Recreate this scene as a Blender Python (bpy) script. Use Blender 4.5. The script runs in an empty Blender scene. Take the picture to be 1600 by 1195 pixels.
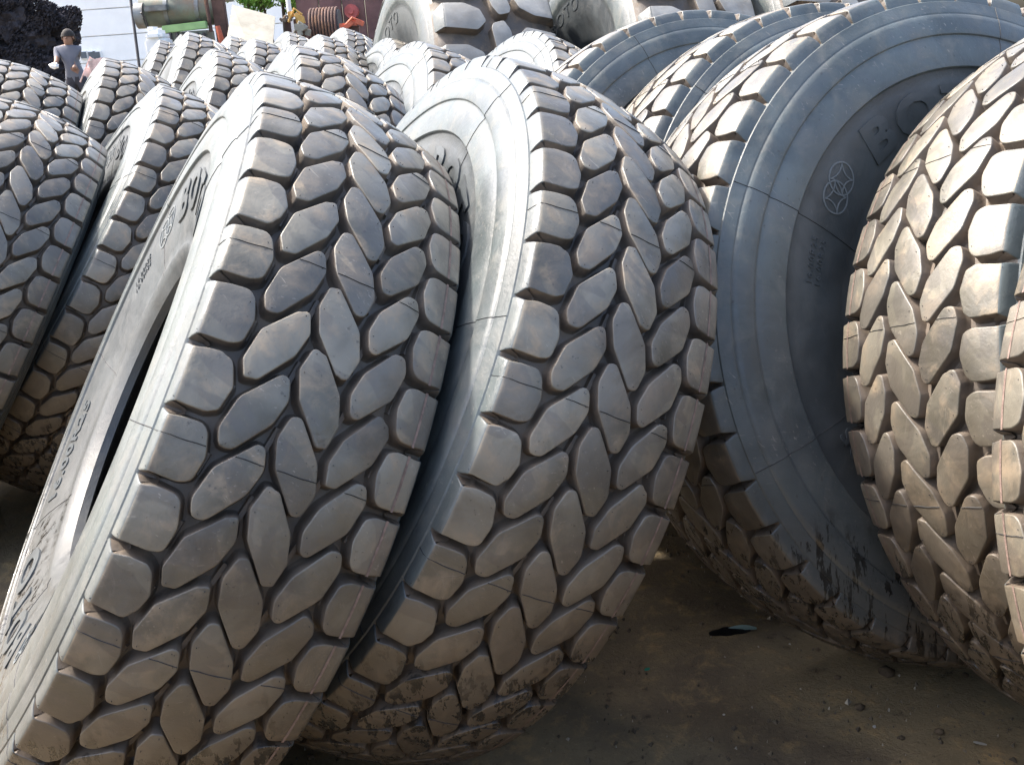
import bpy, bmesh, math, random
from mathutils import Vector, Matrix, noise
random.seed(7)
PI = math.pi
# ------------------------------------------------------------------ camera
sc = bpy.context.scene
COL = sc.collection
CAM_H = 1.455
W = Matrix(((0.99756, 0.06976, 0.0), (-0.02156, 0.30826, -0.95106), (-0.06634, 0.94874, 0.30902)))
cam_d = bpy.data.cameras.new("camera"); cam = bpy.data.objects.new("camera", cam_d); COL.objects.link(cam)
cam.matrix_world = Matrix.Translation((0, 0, CAM_H)) @ W.to_4x4()
F = 1618.4 / 1600
cam_d.sensor_width = 36; cam_d.lens = 36 * F; cam_d.clip_start = .05; cam_d.clip_end = 4000
sc.camera = cam
# ------------------------------------------------------------------ world, sun, exposure
SUN_DIR = Vector((-0.72, 0.28, 1.0)).normalized()      # towards the sun
world = bpy.data.worlds.new("World"); sc.world = world; world.use_nodes = True
nt = world.node_tree; bg = nt.nodes["Background"]
sky = nt.nodes.new("ShaderNodeTexSky"); sky.sky_type = 'NISHITA'; sky.sun_disc = False
sky.sun_elevation = math.asin(SUN_DIR.z); sky.sun_rotation = math.atan2(SUN_DIR.x, SUN_DIR.y)
sky.dust_density = 5.0; sky.air_density = 1.0; sky.ozone_density = 1.0
nt.links.new(sky.outputs[0], bg.inputs[0]); bg.inputs[1].default_value = 0.15
sl = bpy.data.lights.new("sun", 'SUN'); sl.energy = 2.1; sl.angle = math.radians(3.0); sl.color = (1, .95, .87)
so = bpy.data.objects.new("sun", sl); COL.objects.link(so)
so.rotation_euler = (-SUN_DIR).to_track_quat('-Z', 'Y').to_euler(); so.location = (0, 0, 12)
sc.view_settings.view_transform = 'Standard'; sc.view_settings.look = 'None'
sc.view_settings.gamma = 1; sc.view_settings.use_curve_mapping = False
sc.view_settings.exposure = 1.95

def at(u, v, y):
    """pixel of the photograph -> world point at forward distance y"""
    d = W @ Vector(((u - 800) / 1618.4, (597.5 - v) / 1618.4, -1)); d *= y / d.y
    return Vector((d.x, d.y, CAM_H + d.z))
# ------------------------------------------------------------------ helpers
def tag(o, label=None, cat=None, group=None, kind=None):
    for k, v in (('label', label), ('category', cat), ('group', group), ('kind', kind)):
        if v: o[k] = v
    return o
def empty(name, loc):
    o = bpy.data.objects.new(name, None); COL.objects.link(o); o.location = loc; o.empty_display_size = .2
    return o
def link(name, me, parent=None, mat=None):
    o = bpy.data.objects.new(name, me); COL.objects.link(o)
    if mat is not None and not me.materials: me.materials.append(mat)
    if parent is not None: o.parent = parent
    return o
def finish(bm, name, mats=(), smooth=True, angle=40):
    bmesh.ops.recalc_face_normals(bm, faces=bm.faces)
    me = bpy.data.meshes.new(name); bm.to_mesh(me); bm.free()
    for m in mats: me.materials.append(m)
    if smooth:
        me.polygons.foreach_set('use_smooth', [True] * len(me.polygons))
        me.set_sharp_from_angle(angle=math.radians(angle))
    return me
def box(bm, c, s, rot=None, mi=0, bev=0):
    g = bmesh.ops.create_cube(bm, size=1)
    M = Matrix.Translation(c) @ (rot.to_4x4() if rot else Matrix.Identity(4)) @ Matrix.Diagonal((*s, 1))
    bmesh.ops.transform(bm, matrix=M, verts=g['verts'])
    fs = {f for v in g['verts'] for f in v.link_faces}
    for f in fs: f.material_index = mi
    if bev: bmesh.ops.bevel(bm, geom=list({e for f in fs for e in f.edges}), offset=bev, segments=2, affect='EDGES')
def tube(bm, pts, r, n=8, mi=0):
    pts = [Vector(p) for p in pts]; rings = []
    rr = r if isinstance(r, (list, tuple)) else [r] * len(pts)
    for i, p in enumerate(pts):
        d = (pts[min(i + 1, len(pts) - 1)] - pts[max(i - 1, 0)]).normalized()
        a = d.orthogonal().normalized() if i == 0 else (a - d * a.dot(d)).normalized()
        b = d.cross(a)
        rings.append([bm.verts.new(p + (a * math.cos(2 * PI * k / n) + b * math.sin(2 * PI * k / n)) * rr[i]) for k in range(n)])
    for A, B in zip(rings, rings[1:]):
        for k in range(n):
            f = bm.faces.new((A[k], A[(k + 1) % n], B[(k + 1) % n], B[k])); f.material_index = mi
    for R_ in (rings[0], rings[-1]):
        f = bm.faces.new(R_); f.material_index = mi
# ------------------------------------------------------------------ materials
class NT:
    def __init__(s, name):
        s.m = bpy.data.materials.new(name); s.m.use_nodes = True; s.t = s.m.node_tree; s.b = s.t.nodes["Principled BSDF"]
        s.g = s.t.nodes.new("ShaderNodeNewGeometry")
    def n(s, typ, **kw):
        x = s.t.nodes.new(typ)
        for k, v in kw.items(): setattr(x, k, v)
        return x
    def l(s, a, b): s.t.links.new(a, b)
    def val(s, sock, v):
        if hasattr(v, 'is_linked') or isinstance(v, bpy.types.NodeSocket): s.l(v, sock)
        else: sock.default_value = v
    def noise(s, vec, scale, detail=4, rough=.55, dist=0.0):
        x = s.n("ShaderNodeTexNoise"); s.l(vec, x.inputs['Vector']); x.inputs['Scale'].default_value = scale
        x.inputs['Detail'].default_value = detail; x.inputs['Roughness'].default_value = rough; x.inputs['Distortion'].default_value = dist
        return x.outputs['Fac']
    def scale(s, vec, sx, sy, sz):
        x = s.n("ShaderNodeVectorMath", operation='MULTIPLY'); s.l(vec, x.inputs[0]); x.inputs[1].default_value = (sx, sy, sz)
        return x.outputs[0]
    def addv(s, a, b):
        x = s.n("ShaderNodeVectorMath", operation='ADD'); s.l(a, x.inputs[0]); s.l(b, x.inputs[1]); return x.outputs[0]
    def ramp(s, f, lo, hi, a=0., b=1.):
        x = s.n("ShaderNodeMapRange"); x.interpolation_type = 'SMOOTHSTEP'; s.val(x.inputs[0], f)
        x.inputs[1].default_value = lo; x.inputs[2].default_value = hi; x.inputs[3].default_value = a; x.inputs[4].default_value = b
        return x.outputs[0]
    def math(s, op, a, b=0., clamp=False):
        x = s.n("ShaderNodeMath", operation=op); x.use_clamp = clamp; s.val(x.inputs[0], a); s.val(x.inputs[1], b); return x.outputs[0]
    def mix(s, f, a, b):
        x = s.n("ShaderNodeMix", data_type='RGBA'); s.val(x.inputs[0], f)
        for i, v in ((6, a), (7, b)):
            if isinstance(v, tuple): x.inputs[i].default_value = (*v, 1)
            else: s.l(v, x.inputs[i])
        return x.outputs[2]
    def bump(s, h, strength, dist=.002, prev=None):
        x = s.n("ShaderNodeBump"); s.l(h, x.inputs['Height']); x.inputs['Strength'].default_value = strength
        x.inputs['Distance'].default_value = dist
        if prev is not None: s.l(prev, x.inputs['Normal'])
        return x.outputs[0]
def simple(name, col, rough=.7, metal=0, var=.25, scale=9.0, bump=.3, spec=.5, dirt=None):
    t = NT(name); P = t.g.outputs['Position']
    f = t.noise(P, scale, 6, .6); c2 = tuple(min(1, c * (1 + var)) for c in col); c1 = tuple(c * (1 - var) for c in col)
    c = t.mix(t.ramp(f, .3, .7), c1, c2)
    if dirt: c = t.mix(t.ramp(t.noise(P, scale * .45, 8, .7), .48, .68), c, dirt)
    t.l(c, t.b.inputs['Base Color']); t.b.inputs['Roughness'].default_value = rough; t.b.inputs['Metallic'].default_value = metal
    t.b.inputs['Specular IOR Level'].default_value = spec
    t.l(t.bump(t.noise(P, scale * 6, 5), bump, .004), t.b.inputs['Normal'])
    return t.m
def rubber(name, kind):
    t = NT(name); P = t.g.outputs['Position']; oi = t.n("ShaderNodeObjectInfo")
    off = t.n("ShaderNodeCombineXYZ"); t.l(t.math('MULTIPLY', oi.outputs['Random'], 7.0), off.inputs[0])
    Q = t.addv(P, off.outputs[0]) if kind == 'block' else P
    big = t.noise(Q, 4.5, 5, .6, .6); mid = t.noise(Q, 17, 6, .65, .4); fine = t.noise(Q, 150, 4, .7)
    z = t.n("ShaderNodeSeparateXYZ"); t.l(P, z.inputs[0]); Z = z.outputs[2]
    if kind == 'block':   base, dust, tan = (.074, .070, .056), (.185, .172, .138), (.265, .205, .138)
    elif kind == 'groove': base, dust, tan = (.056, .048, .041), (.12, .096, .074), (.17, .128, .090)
    elif kind == 'bead':  base, dust, tan = (.040, .046, .049), (.070, .080, .084), (.09, .09, .084)
    else:                 base, dust, tan = (.050, .061, .062), (.094, .112, .112), (.130, .132, .118)
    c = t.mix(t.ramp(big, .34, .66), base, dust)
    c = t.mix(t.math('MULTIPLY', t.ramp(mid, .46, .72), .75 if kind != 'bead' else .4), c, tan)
    # fine scuffs and dust specks
    sc_ = t.noise(t.scale(Q, 1, 1, .25), 60, 5, .75, 1.2)
    c = t.mix(t.math('MULTIPLY', t.ramp(sc_, .60, .78), .55), c, (.30, .27, .235) if kind == 'block' else (.20, .19, .18))
    c = t.mix(t.math('MULTIPLY', t.ramp(t.noise(Q, 90, 3, .6), .66, .74), .6), c, (.03, .027, .025))
    if kind in ('block', 'side'):
        # sheen patches painted into the colour, and fine scratches in two directions
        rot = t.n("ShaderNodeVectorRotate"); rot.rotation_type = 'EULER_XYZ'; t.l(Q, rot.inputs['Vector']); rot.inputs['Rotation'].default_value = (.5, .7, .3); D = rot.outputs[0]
        sheen_patch = t.noise(t.scale(D, 1, 1, .45), 11, 3, .45, .8)
        c = t.mix(t.math('MULTIPLY', t.ramp(sheen_patch, .505, .535), .42 if kind == 'block' else .22), c, (.075, .070, .066) if kind == 'block' else (.085, .092, .10))
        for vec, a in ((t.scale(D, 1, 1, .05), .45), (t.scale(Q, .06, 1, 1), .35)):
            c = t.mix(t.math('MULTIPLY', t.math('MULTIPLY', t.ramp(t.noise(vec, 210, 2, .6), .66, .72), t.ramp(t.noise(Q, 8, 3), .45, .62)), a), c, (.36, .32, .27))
    if kind == 'block':  # every block keeps its own tone
        hs = t.n("ShaderNodeHueSaturation"); t.l(c, hs.inputs['Color']); t.l(t.ramp(oi.outputs['Random'], 0, 1, .82, 1.18), hs.inputs['Value']); c = hs.outputs[0]
    # broad tint darkening downwards; dried mud near the ground and wet runs above it
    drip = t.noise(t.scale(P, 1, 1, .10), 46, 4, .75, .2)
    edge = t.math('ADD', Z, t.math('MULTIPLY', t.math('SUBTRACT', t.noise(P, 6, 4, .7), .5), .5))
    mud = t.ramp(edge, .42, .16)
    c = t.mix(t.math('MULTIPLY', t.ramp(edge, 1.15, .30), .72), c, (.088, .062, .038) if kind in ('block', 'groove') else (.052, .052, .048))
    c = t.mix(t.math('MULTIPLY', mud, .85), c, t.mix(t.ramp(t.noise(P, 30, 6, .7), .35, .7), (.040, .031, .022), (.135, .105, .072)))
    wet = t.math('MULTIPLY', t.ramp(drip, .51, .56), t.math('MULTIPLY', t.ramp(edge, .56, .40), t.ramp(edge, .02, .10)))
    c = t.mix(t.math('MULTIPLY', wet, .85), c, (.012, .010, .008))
    t.l(c, t.b.inputs['Base Color'])
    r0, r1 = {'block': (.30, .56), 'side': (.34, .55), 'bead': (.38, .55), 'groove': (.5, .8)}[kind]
    r = t.ramp(mid, .3, .7, r0, r1); r = t.math('ADD', r, t.math('MULTIPLY', mud, .22)); r = t.math('SUBTRACT', r, t.math('MULTIPLY', wet, .3))
    t.l(r, t.b.inputs['Roughness']); t.b.inputs['Specular IOR Level'].default_value = .6
    n = t.bump(fine, .3, .0012); n = t.bump(mid, .45, .004, n); n = t.bump(t.noise(Q, 45, 4, .6), .25, .002, n)
    if kind == 'block': n = t.bump(big, .12, .008, n)
    t.l(n, t.b.inputs['Normal'])
    return t.m
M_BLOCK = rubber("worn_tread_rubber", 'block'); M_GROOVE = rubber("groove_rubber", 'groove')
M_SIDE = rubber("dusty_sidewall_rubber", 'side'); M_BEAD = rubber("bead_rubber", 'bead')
M_SEAM = simple("seam_rubber", (.012, .012, .013), .6, var=.2)
M_LETTER = simple("letter_rubber", (.058, .066, .070), .42, var=.2, bump=.15)
M_EMBLEM = simple("emblem_grey", (.125, .14, .145), .7, var=.15, bump=.1)
M_PAINTLINE = simple("faded_pink_paint", (.17, .12, .10), .6, var=.35, scale=60)
# ------------------------------------------------------------------ crane tyre geometry
R0, NP = .75, 45
P_ANG = 2 * PI / NP
def build_profile(R, k, sw, side_len, tilt=76, rc=.010):
    """surface of the tread and upper shoulder as (arc length, s, r, ns, nr) samples for s>=0"""
    pts = []; s = 0
    while s < sw: pts.append((s, R - k * s * s)); s += .006
    pts.append((sw, R - k * sw * sw)); a0 = math.atan(2 * k * sw); a1 = math.radians(tilt)
    cx, cy = sw - rc * math.sin(a0), R - k * sw * sw - rc * math.cos(a0)
    for i in range(1, 7):
        a = a0 + (a1 - a0) * i / 6; pts.append((cx + rc * math.sin(a), cy + rc * math.cos(a)))
    ex, ey = pts[-1]
    for i in range(1, 9): pts.append((ex + math.cos(a1) * side_len * i / 8, ey - math.sin(a1) * side_len * i / 8))
    out = []; acc = 0
    for i, (x, y) in enumerate(pts):
        if i: acc += math.hypot(x - pts[i - 1][0], y - pts[i - 1][1])
        p, q = pts[max(0, i - 1)], pts[min(len(pts) - 1, i + 1)]
        dx, dy = q[0] - p[0], q[1] - p[1]; L = math.hypot(dx, dy)
        out.append((acc, x, y, -dy / L if i else 0, dx / L if i else 1))
    return out
PROF = build_profile(R0, .77, .183, .060)
def surf(a, t, h, prof=PROF, Rr=R0):
    sg = -1 if a < 0 else 1; a = abs(a); i = 0
    while i < len(prof) - 2 and prof[i + 1][0] < a: i += 1
    p, q = prof[i], prof[i + 1]; f = (a - p[0]) / (q[0] - p[0])
    s, r, ns, nr = (p[j] + (q[j] - p[j]) * f for j in (1, 2, 3, 4))
    s += ns * h; r += nr * h; th = t / Rr
    return Vector((sg * s, -r * math.cos(th), r * math.sin(th)))
def offset_poly(poly, d):
    n = len(poly); out = []
    for i in range(n):
        a, b, c = Vector(poly[i - 1]), Vector(poly[i]), Vector(poly[(i + 1) % n])
        n1 = Vector(((b - a).y, -(b - a).x)).normalized(); n2 = Vector(((c - b).y, -(c - b).x)).normalized()
        m = n1 + n2; m = m / max(.35, m.dot(m) / 2) * 1.0
        out.append(tuple(b + (n1 + n2).normalized() * d / max(.6, (n1 + n2).normalized().dot(n1))))
    return out
def round_poly(poly, r):
    out = []; n = len(poly)
    for i in range(n):
        a, b, c = Vector(poly[i - 1]), Vector(poly[i]), Vector(poly[(i + 1) % n])
        d1 = min(r, (a - b).length * .4); d2 = min(r, (c - b).length * .4)
        p, q = b + (a - b).normalized() * d1, b + (c - b).normalized() * d2
        out += [tuple(p), tuple((p + q) * .25 + b * .5), tuple(q)]
    return out
def ccw(poly):
    A = sum(poly[i - 1][0] * p[1] - p[0] * poly[i - 1][1] for i, p in enumerate(poly))
    return poly if A > 0 else poly[::-1]
def block_mesh(name, outline, seam_t=None, low=False, fn=surf, depth=.0265, rnd=.007, stations=(), tst=.035, nubs=True, mats=None, center=None, paint=None):
    """a tread block: bevelled top, sloping walls, filleted foot; returns mesh whose origin is the block centre"""
    poly = offset_poly(ccw([tuple(p) for p in outline]), .0014 if fn is surf else 0); poly = round_poly(poly, rnd) if not low else poly
    bm = bmesh.new()
    levels = [(-.0022, 0), (-.0006, -.0005), (0, -.0019), (.0018, -depth * .74), (.0030, -depth * .92), (.0060, -depth - .002)] if not low else [(-.002, 0), (0, -.003), (.008, -depth - .003)]
    rings = []
    for d, h in levels:
        rings.append([bm.verts.new((x, y, h)) for x, y in offset_poly(poly, d)])
    n = len(poly)
    for li, (A, B) in enumerate(zip(rings, rings[1:])):
        for k in range(n):
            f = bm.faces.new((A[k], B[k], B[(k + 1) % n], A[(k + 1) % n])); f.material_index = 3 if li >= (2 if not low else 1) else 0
    bm.faces.new(rings[0])
    xs = [p[0] for p in poly]; ys = [p[1] for p in poly]
    cuts = [('x', s) for s in stations]
    if not low:
        y = math.floor(min(ys) / tst) * tst
        while y < max(ys): cuts.append(('y', y)); y += tst
        if not stations: cuts.append(('x', (min(xs) + max(xs)) / 2))
    for ax, v in cuts:
        co = (v, 0, 0) if ax == 'x' else (0, v, 0); no = (1, 0, 0) if ax == 'x' else (0, 1, 0)
        bmesh.ops.bisect_plane(bm, geom=bm.verts[:] + bm.edges[:] + bm.faces[:], dist=1e-6, plane_co=co, plane_no=no)
    bmesh.ops.recalc_face_normals(bm, faces=bm.faces)
    for f in bm.faces:
        if f.material_index == 0 and abs(f.calc_center_median().x) > (.1895 if fn is surf else .34): f.material_index = 4
    cx, cy = (min(xs) + max(xs)) / 2, (min(ys) + max(ys)) / 2
    if center: cx, cy = center
    if seam_t is not None:
        # thin flash ridge left by the mould, across the top
        ins = offset_poly(poly, -.0012); xx = []
        for i in range(n):
            (x0, y0), (x1, y1) = ins[i - 1], ins[i]
            if (y0 - seam_t) * (y1 - seam_t) < 0: xx.append(x0 + (x1 - x0) * (seam_t - y0) / (y1 - y0))
        if len(xx) == 2:
            lo, hi = min(xx), max(xx); m = max(2, int((hi - lo) / .012))
            prev = None
            for i in range(m + 1):
                x = lo + (hi - lo) * i / m; w = .0009; yy = seam_t + .0006 * math.sin(i * 1.7)
                cur = [bm.verts.new((x, yy - w, -.0004)), bm.verts.new((x, yy, .0011)), bm.verts.new((x, yy + w, -.0004))]
                if prev:
                    for a in (0, 1):
                        f = bm.faces.new((prev[a], prev[a + 1], cur[a + 1], cur[a])); f.material_index = 1
                prev = cur
    if paint is not None:
        x0 = paint; y0, y1 = min(ys) + .006, max(ys) - .006; m = 5; prev = None
        for i in range(m + 1):
            y = y0 + (y1 - y0) * i / m
            cur = [bm.verts.new((x0 - .0022, y, .0006)), bm.verts.new((x0 + .0022, y, .0006))]
            if prev: f = bm.faces.new((prev[0], prev[1], cur[1], cur[0])); f.material_index = 2
            prev = cur
    if nubs and not low:
        rr = random.Random(name)
        ins = offset_poly(poly, -.007); ids = rr.sample(range(len(ins)), 4)
        for i in ids:
            x, y = ins[i]; w = .0008; hh = rr.uniform(.001, .0035)
            b = [bm.verts.new((x - w, y - w, -.0003)), bm.verts.new((x + w, y - w, -.0003)), bm.verts.new((x, y + w, -.0003))]
            tpv = bm.verts.new((x + rr.uniform(-.001, .001), y - .0005, hh))
            for a in range(3): f = bm.faces.new((b[a], b[(a + 1) % 3], tpv)); f.material_index = 1
    c0 = fn(cx, cy, 0)
    for v in bm.verts:
        x, y, h = v.co
        if abs(x) > .206 and fn is surf: h -= (abs(x) - .206) * .14
        v.co = fn(x, y, h) - c0
    me = bpy.data.meshes.new(name); bm.normal_update(); bm.to_mesh(me); bm.free()
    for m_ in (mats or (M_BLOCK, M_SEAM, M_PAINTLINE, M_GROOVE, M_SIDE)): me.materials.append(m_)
    me.polygons.foreach_set('use_smooth', [True] * len(me.polygons)); me.set_sharp_from_angle(angle=math.radians(50))
    return me, c0
mm = lambda l, dt=0: [(x / 1000, (y + dt) / 1000) for x, y in l]
CEN = [(-30, 65), (-17, 68), (27, 12), (39, -30), (30, -65), (17, -68), (-27, -12), (-39, 30)]
MID = [(-120, -86), (-112, -110), (-95, -110), (-54, -58), (-43, -20), (-51, 10), (-62, 13), (-108, -37)]
SHO = [(-240, 24), (-212, 20), (-190, 13), (-169, 16), (-142, 16), (-132, 6), (-123, -28), (-130, -64), (-146, -71), (-187, -69), (-212, -75), (-240, -78)]
neg = lambda l: [(-x, -y) for x, y in l]
PITCH = P_ANG * R0 * 1000
st = [.150, .172, .178, .182, .186, .190, .194, .205, .220]
KINDS = [  # name, outline, stations, seam positions (t) that can cross it, paint stripe
    ('shoulder_block', mm(SHO), [-x for x in st], -.166),
    ('intermediate_block', mm(MID), (), None),
    ('centre_block', mm(CEN), (), None),
    ('intermediate_block', mm(neg(MID), -PITCH), (), None),
    ('shoulder_block', mm(neg(SHO), -PITCH), st, .166)]
SEAM_T = -.013
BLK = []
for i, (nm, ol, stn, pnt) in enumerate(KINDS):
    v = {}
    v['plain'] = block_mesh(nm, ol, stations=stn)
    v['seam'] = block_mesh(nm, ol, SEAM_T, stations=stn)
    rv = random.Random(40 + i)
    for q_ in (1, 2, 3):   # worn variants: slightly different outline, one corner chipped away
        o2 = [(x + (rv.uniform(-.0015, .0015) if abs(x) < .18 else 0), y + rv.uniform(-.0016, .0016)) for x, y in ol]
        ids_ = [j_ for j_, p in enumerate(o2) if abs(p[0]) < .18]; j_ = rv.choice(ids_); p = Vector(o2[j_]); a_, b2_ = Vector(o2[j_ - 1]), Vector(o2[(j_ + 1) % len(o2)])
        if q_ > 1:
            cut = rv.uniform(.004, .009); cm = (p + (a_ - p).normalized() * cut + p + (b2_ - p).normalized() * cut) / 2; inn = Vector((sum(x for x, y in ol) / len(ol), sum(y for x, y in ol) / len(ol)))
            o2[j_:j_ + 1] = [tuple(p + (a_ - p).normalized() * cut), tuple(cm + (inn - cm).normalized() * .0012), tuple(p + (b2_ - p).normalized() * cut)]
        v['plain%d' % q_] = block_mesh(nm, o2, stations=stn, rnd=.004 if q_ > 1 else .007)
    if pnt: v['plain_line'] = block_mesh(nm, ol, stations=stn, paint=pnt); v['seam_line'] = block_mesh(nm, ol, SEAM_T, stations=stn, paint=pnt)
    v['low'] = block_mesh(nm, ol, low=True, stations=(-.187,) if i == 0 else (.187,) if i == 4 else ())
    BLK.append(v)
# carcass profile, right half, from the tread centre to the inner liner
HALF = [(0, .7215), (.04, .7205), (.08, .7170), (.12, .7105), (.150, .7035), (.170, .6975), (.183, .6968), (.1915, .6948), (.1963, .6912), (.2010, .6740),
        (.2030, .6665), (.2034, .6645), (.2030, .6625), (.2042, .6608), (.2062, .6588), (.2085, .6500), (.2105, .6350), (.2118, .6200), (.2110, .6165), (.2080, .6140),
        (.2075, .6120), (.2085, .6080), (.2112, .5980), (.2128, .5750), (.2125, .5550), (.2118, .5460), (.2100, .5440), (.2060, .5425), (.2045, .5400), (.2040, .5200),
        (.2010, .4900), (.1950, .4550), (.1870, .4200), (.1790, .3900), (.1730, .3720), (.1745, .3660), (.1730, .3520), (.1640, .3370), (.1500, .3200), (.1330, .3170),
        (.1280, .3300), (.1450, .3700), (.1740, .4300), (.1900, .5200), (.1880, .6000), (.1700, .6500), (.1300, .6780), (.07, .6870), (0, .6890)]
SEG = 180
def carcass():
    bm = bmesh.new(); prof = [(-s, r) for s, r in HALF[::-1]][:-1] + HALF
    prof = prof[:-1]  # closed loop: last point equals first (0,.689)
    rings = []
    for k in range(SEG):
        th = 2 * PI * k / SEG; c, s_ = math.cos(th), math.sin(th)
        rings.append([bm.verts.new((s, -r * c, r * s_)) for s, r in prof])
    n = len(prof)
    for k in range(SEG):
        A, B = rings[k], rings[(k + 1) % SEG]
        for j in range(n):
            f = bm.faces.new((A[j], A[(j + 1) % n], B[(j + 1) % n], B[j]))
            r = (prof[j][1] + prof[(j + 1) % n][1]) / 2; s = abs((prof[j][0] + prof[(j + 1) % n][0]) / 2)
            outer = j >= len(HALF) - 1 - 40 and j <= len(HALF) - 1 + 39
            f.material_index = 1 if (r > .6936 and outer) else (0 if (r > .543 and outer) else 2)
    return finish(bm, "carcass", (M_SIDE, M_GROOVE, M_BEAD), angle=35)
CARC = carcass()
def groove_ribs():
    """low stone ribs and tie bars at the bottom of the grooves, all of them in one mesh"""
    bm = bmesh.new()
    for k in range(NP):
        for sgn in (1, -1):
            for (a0, t0), (a1, t1), w in (((-.084, .0305), (-.062, .0505), .0035), ((-.052, -.012), (-.040, .045), .0035), ((-.128, -.055), (-.122, -.020), .004)):
                p0, p1 = Vector((a0, t0)), Vector((a1, t1)); d = (p1 - p0).normalized(); nn = Vector((-d.y, d.x)) * w
                off = -k * PITCH / 1000 if sgn == 1 else -k * PITCH / 1000 - PITCH / 1000
                def T(p, h): return surf(sgn * p.x, sgn * p.y + off, h)
                lo = [T(q, -.031) for q in (p0 - nn * 1.6, p1 - nn * 1.6, p1 + nn * 1.6, p0 + nn * 1.6)]
                hi = [T(q, -.019) for q in (p0 - nn, p1 - nn, p1 + nn, p0 + nn)]
                L = [bm.verts.new(v) for v in lo]; H = [bm.verts.new(v) for v in hi]
                bm.faces.new(H)
                for i in range(4): bm.faces.new((L[i], L[(i + 1) % 4], H[(i + 1) % 4], H[i]))
    return finish(bm, "groove_ribs", (M_GROOVE,), smooth=False)
RIBS = groove_ribs()
# sidewall seams
def side_seam(sgn):
    bm = bmesh.new(); pr = [p for p in HALF if p[1] < .700 and p[0] > .16][2:]
    pr = [p for i, p in enumerate(HALF) if 8 <= i <= 36]
    rr = random.Random(5)
    prev = None
    for i, (s, r) in enumerate(pr):
        p, q = pr[max(0, i - 1)], pr[min(len(pr) - 1, i + 1)]; dx, dy = q[0] - p[0], q[1] - p[1]; L = math.hypot(dx, dy); ns, nr = -dy / L, dx / L
        cur = []
        for w, h in ((-.0010, -.0003), (0, .0012), (.0010, -.0003)):
            x, rad = s + ns * h, r + nr * h; th = (w + .00012 * rr.uniform(-1, 1)) / r
            cur.append(bm.verts.new((sgn * x, -rad * math.cos(th), rad * math.sin(th))))
        if prev:
            for a in (0, 1): bm.faces.new((prev[a], prev[a + 1], cur[a + 1], cur[a]))
        prev = cur
    return finish(bm, "mould_seam", (M_SEAM,))
SEAMS = {1: side_seam(1), -1: side_seam(-1)}
def wall_s(r):
    for (s0, r0), (s1, r1) in zip(HALF[24:], HALF[25:]):
        if r1 <= r <= r0: return s0 + (s1 - s0) * (r0 - r) / (r0 - r1)
    return .2
def text_mesh(txt, size, sgn, rbase, spacing=1.0, bold=0.0, depth=.003, xscale=1.0, name='lettering', mat=None):
    cu = bpy.data.curves.new("txt", 'FONT'); cu.body = txt; cu.size = size; cu.extrude = depth / 2; cu.offset = bold; cu.space_character = spacing
    cu.align_x = 'CENTER'; cu.resolution_u = 3
    o = bpy.data.objects.new("txt", cu); COL.objects.link(o)
    dg = bpy.context.evaluated_depsgraph_get(); dg.update(); me = bpy.data.meshes.new_from_object(o.evaluated_get(dg))
    bpy.data.objects.remove(o); bpy.data.curves.remove(cu)
    for v in me.vertices:
        x, y, z = v.co; x *= xscale; r = rbase + y; th = sgn * x / (rbase + size * .3)
        s = wall_s(r) + z + depth * .45
        v.co = (sgn * s, -r * math.cos(th), r * math.sin(th))
    me.materials.clear(); me.materials.append(mat or M_LETTER); me.name = name
    return me
TXT = {}
for sgn in (1, -1):
    TXT[sgn] = dict(brand=text_mesh("BOTO", .112, sgn, .432, 1.22, .0045, .0042, 1.30),
                    size=text_mesh("16.00R25", .055, sgn, .448, 1.1, .0015, .003, 1.15),
                    small1=text_mesh("16.00R25", .021, sgn, .478, 1.25, 0, .0022), small2=text_mesh("16.00R25", .021, sgn, .455, 1.25, 0, .0022))
def emblem(sgn):
    bm = bmesh.new(); r0 = .474; rad = .033
    def band(pts, w, closed):
        n = len(pts); rows = []
        for i, p in enumerate(pts):
            a = pts[(i - 1) % n] if closed or i else p; b = pts[(i + 1) % n] if closed or i < n - 1 else p
            d = (b - a).normalized(); nn = Vector((-d.y, d.x)) * w
            row = []
            for q, h in ((p - nn, 0), (p - nn, .0016), (p + nn, .0016), (p + nn, 0)):
                r = r0 + q.y; th = sgn * q.x / r0; s = wall_s(r) + h
                row.append(bm.verts.new((sgn * s, -r * math.cos(th), r * math.sin(th))))
            rows.append(row)
        m = n if closed else n - 1
        for i in range(m):
            A, B = rows[i], rows[(i + 1) % n]
            for j in range(3): bm.faces.new((A[j], A[j + 1], B[j + 1], B[j]))
    for cx in (-.0205, .0205):
        c = Vector((cx, .004 if cx > 0 else -.004)); n = 36
        band([c + Vector((math.cos(2 * PI * i / n), math.sin(2 * PI * i / n))) * rad for i in range(n)], .0016, True)
        for q in range(4):  # star with four concave sides
            a0 = PI / 2 * q + .65; cc = c + Vector((math.cos(a0 + PI / 4), math.sin(a0 + PI / 4))) * rad * math.sqrt(2)
            band([cc + Vector((math.cos(a0 + PI / 4 + PI + u), math.sin(a0 + PI / 4 + PI + u))) * rad for u in [(-1 + 2 * i / 10) * PI / 4 for i in range(11)]], .0013, False)
    return finish(bm, "emblem", (M_EMBLEM,), smooth=False)
EMB = {1: emblem(1), -1: emblem(-1)}
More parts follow.
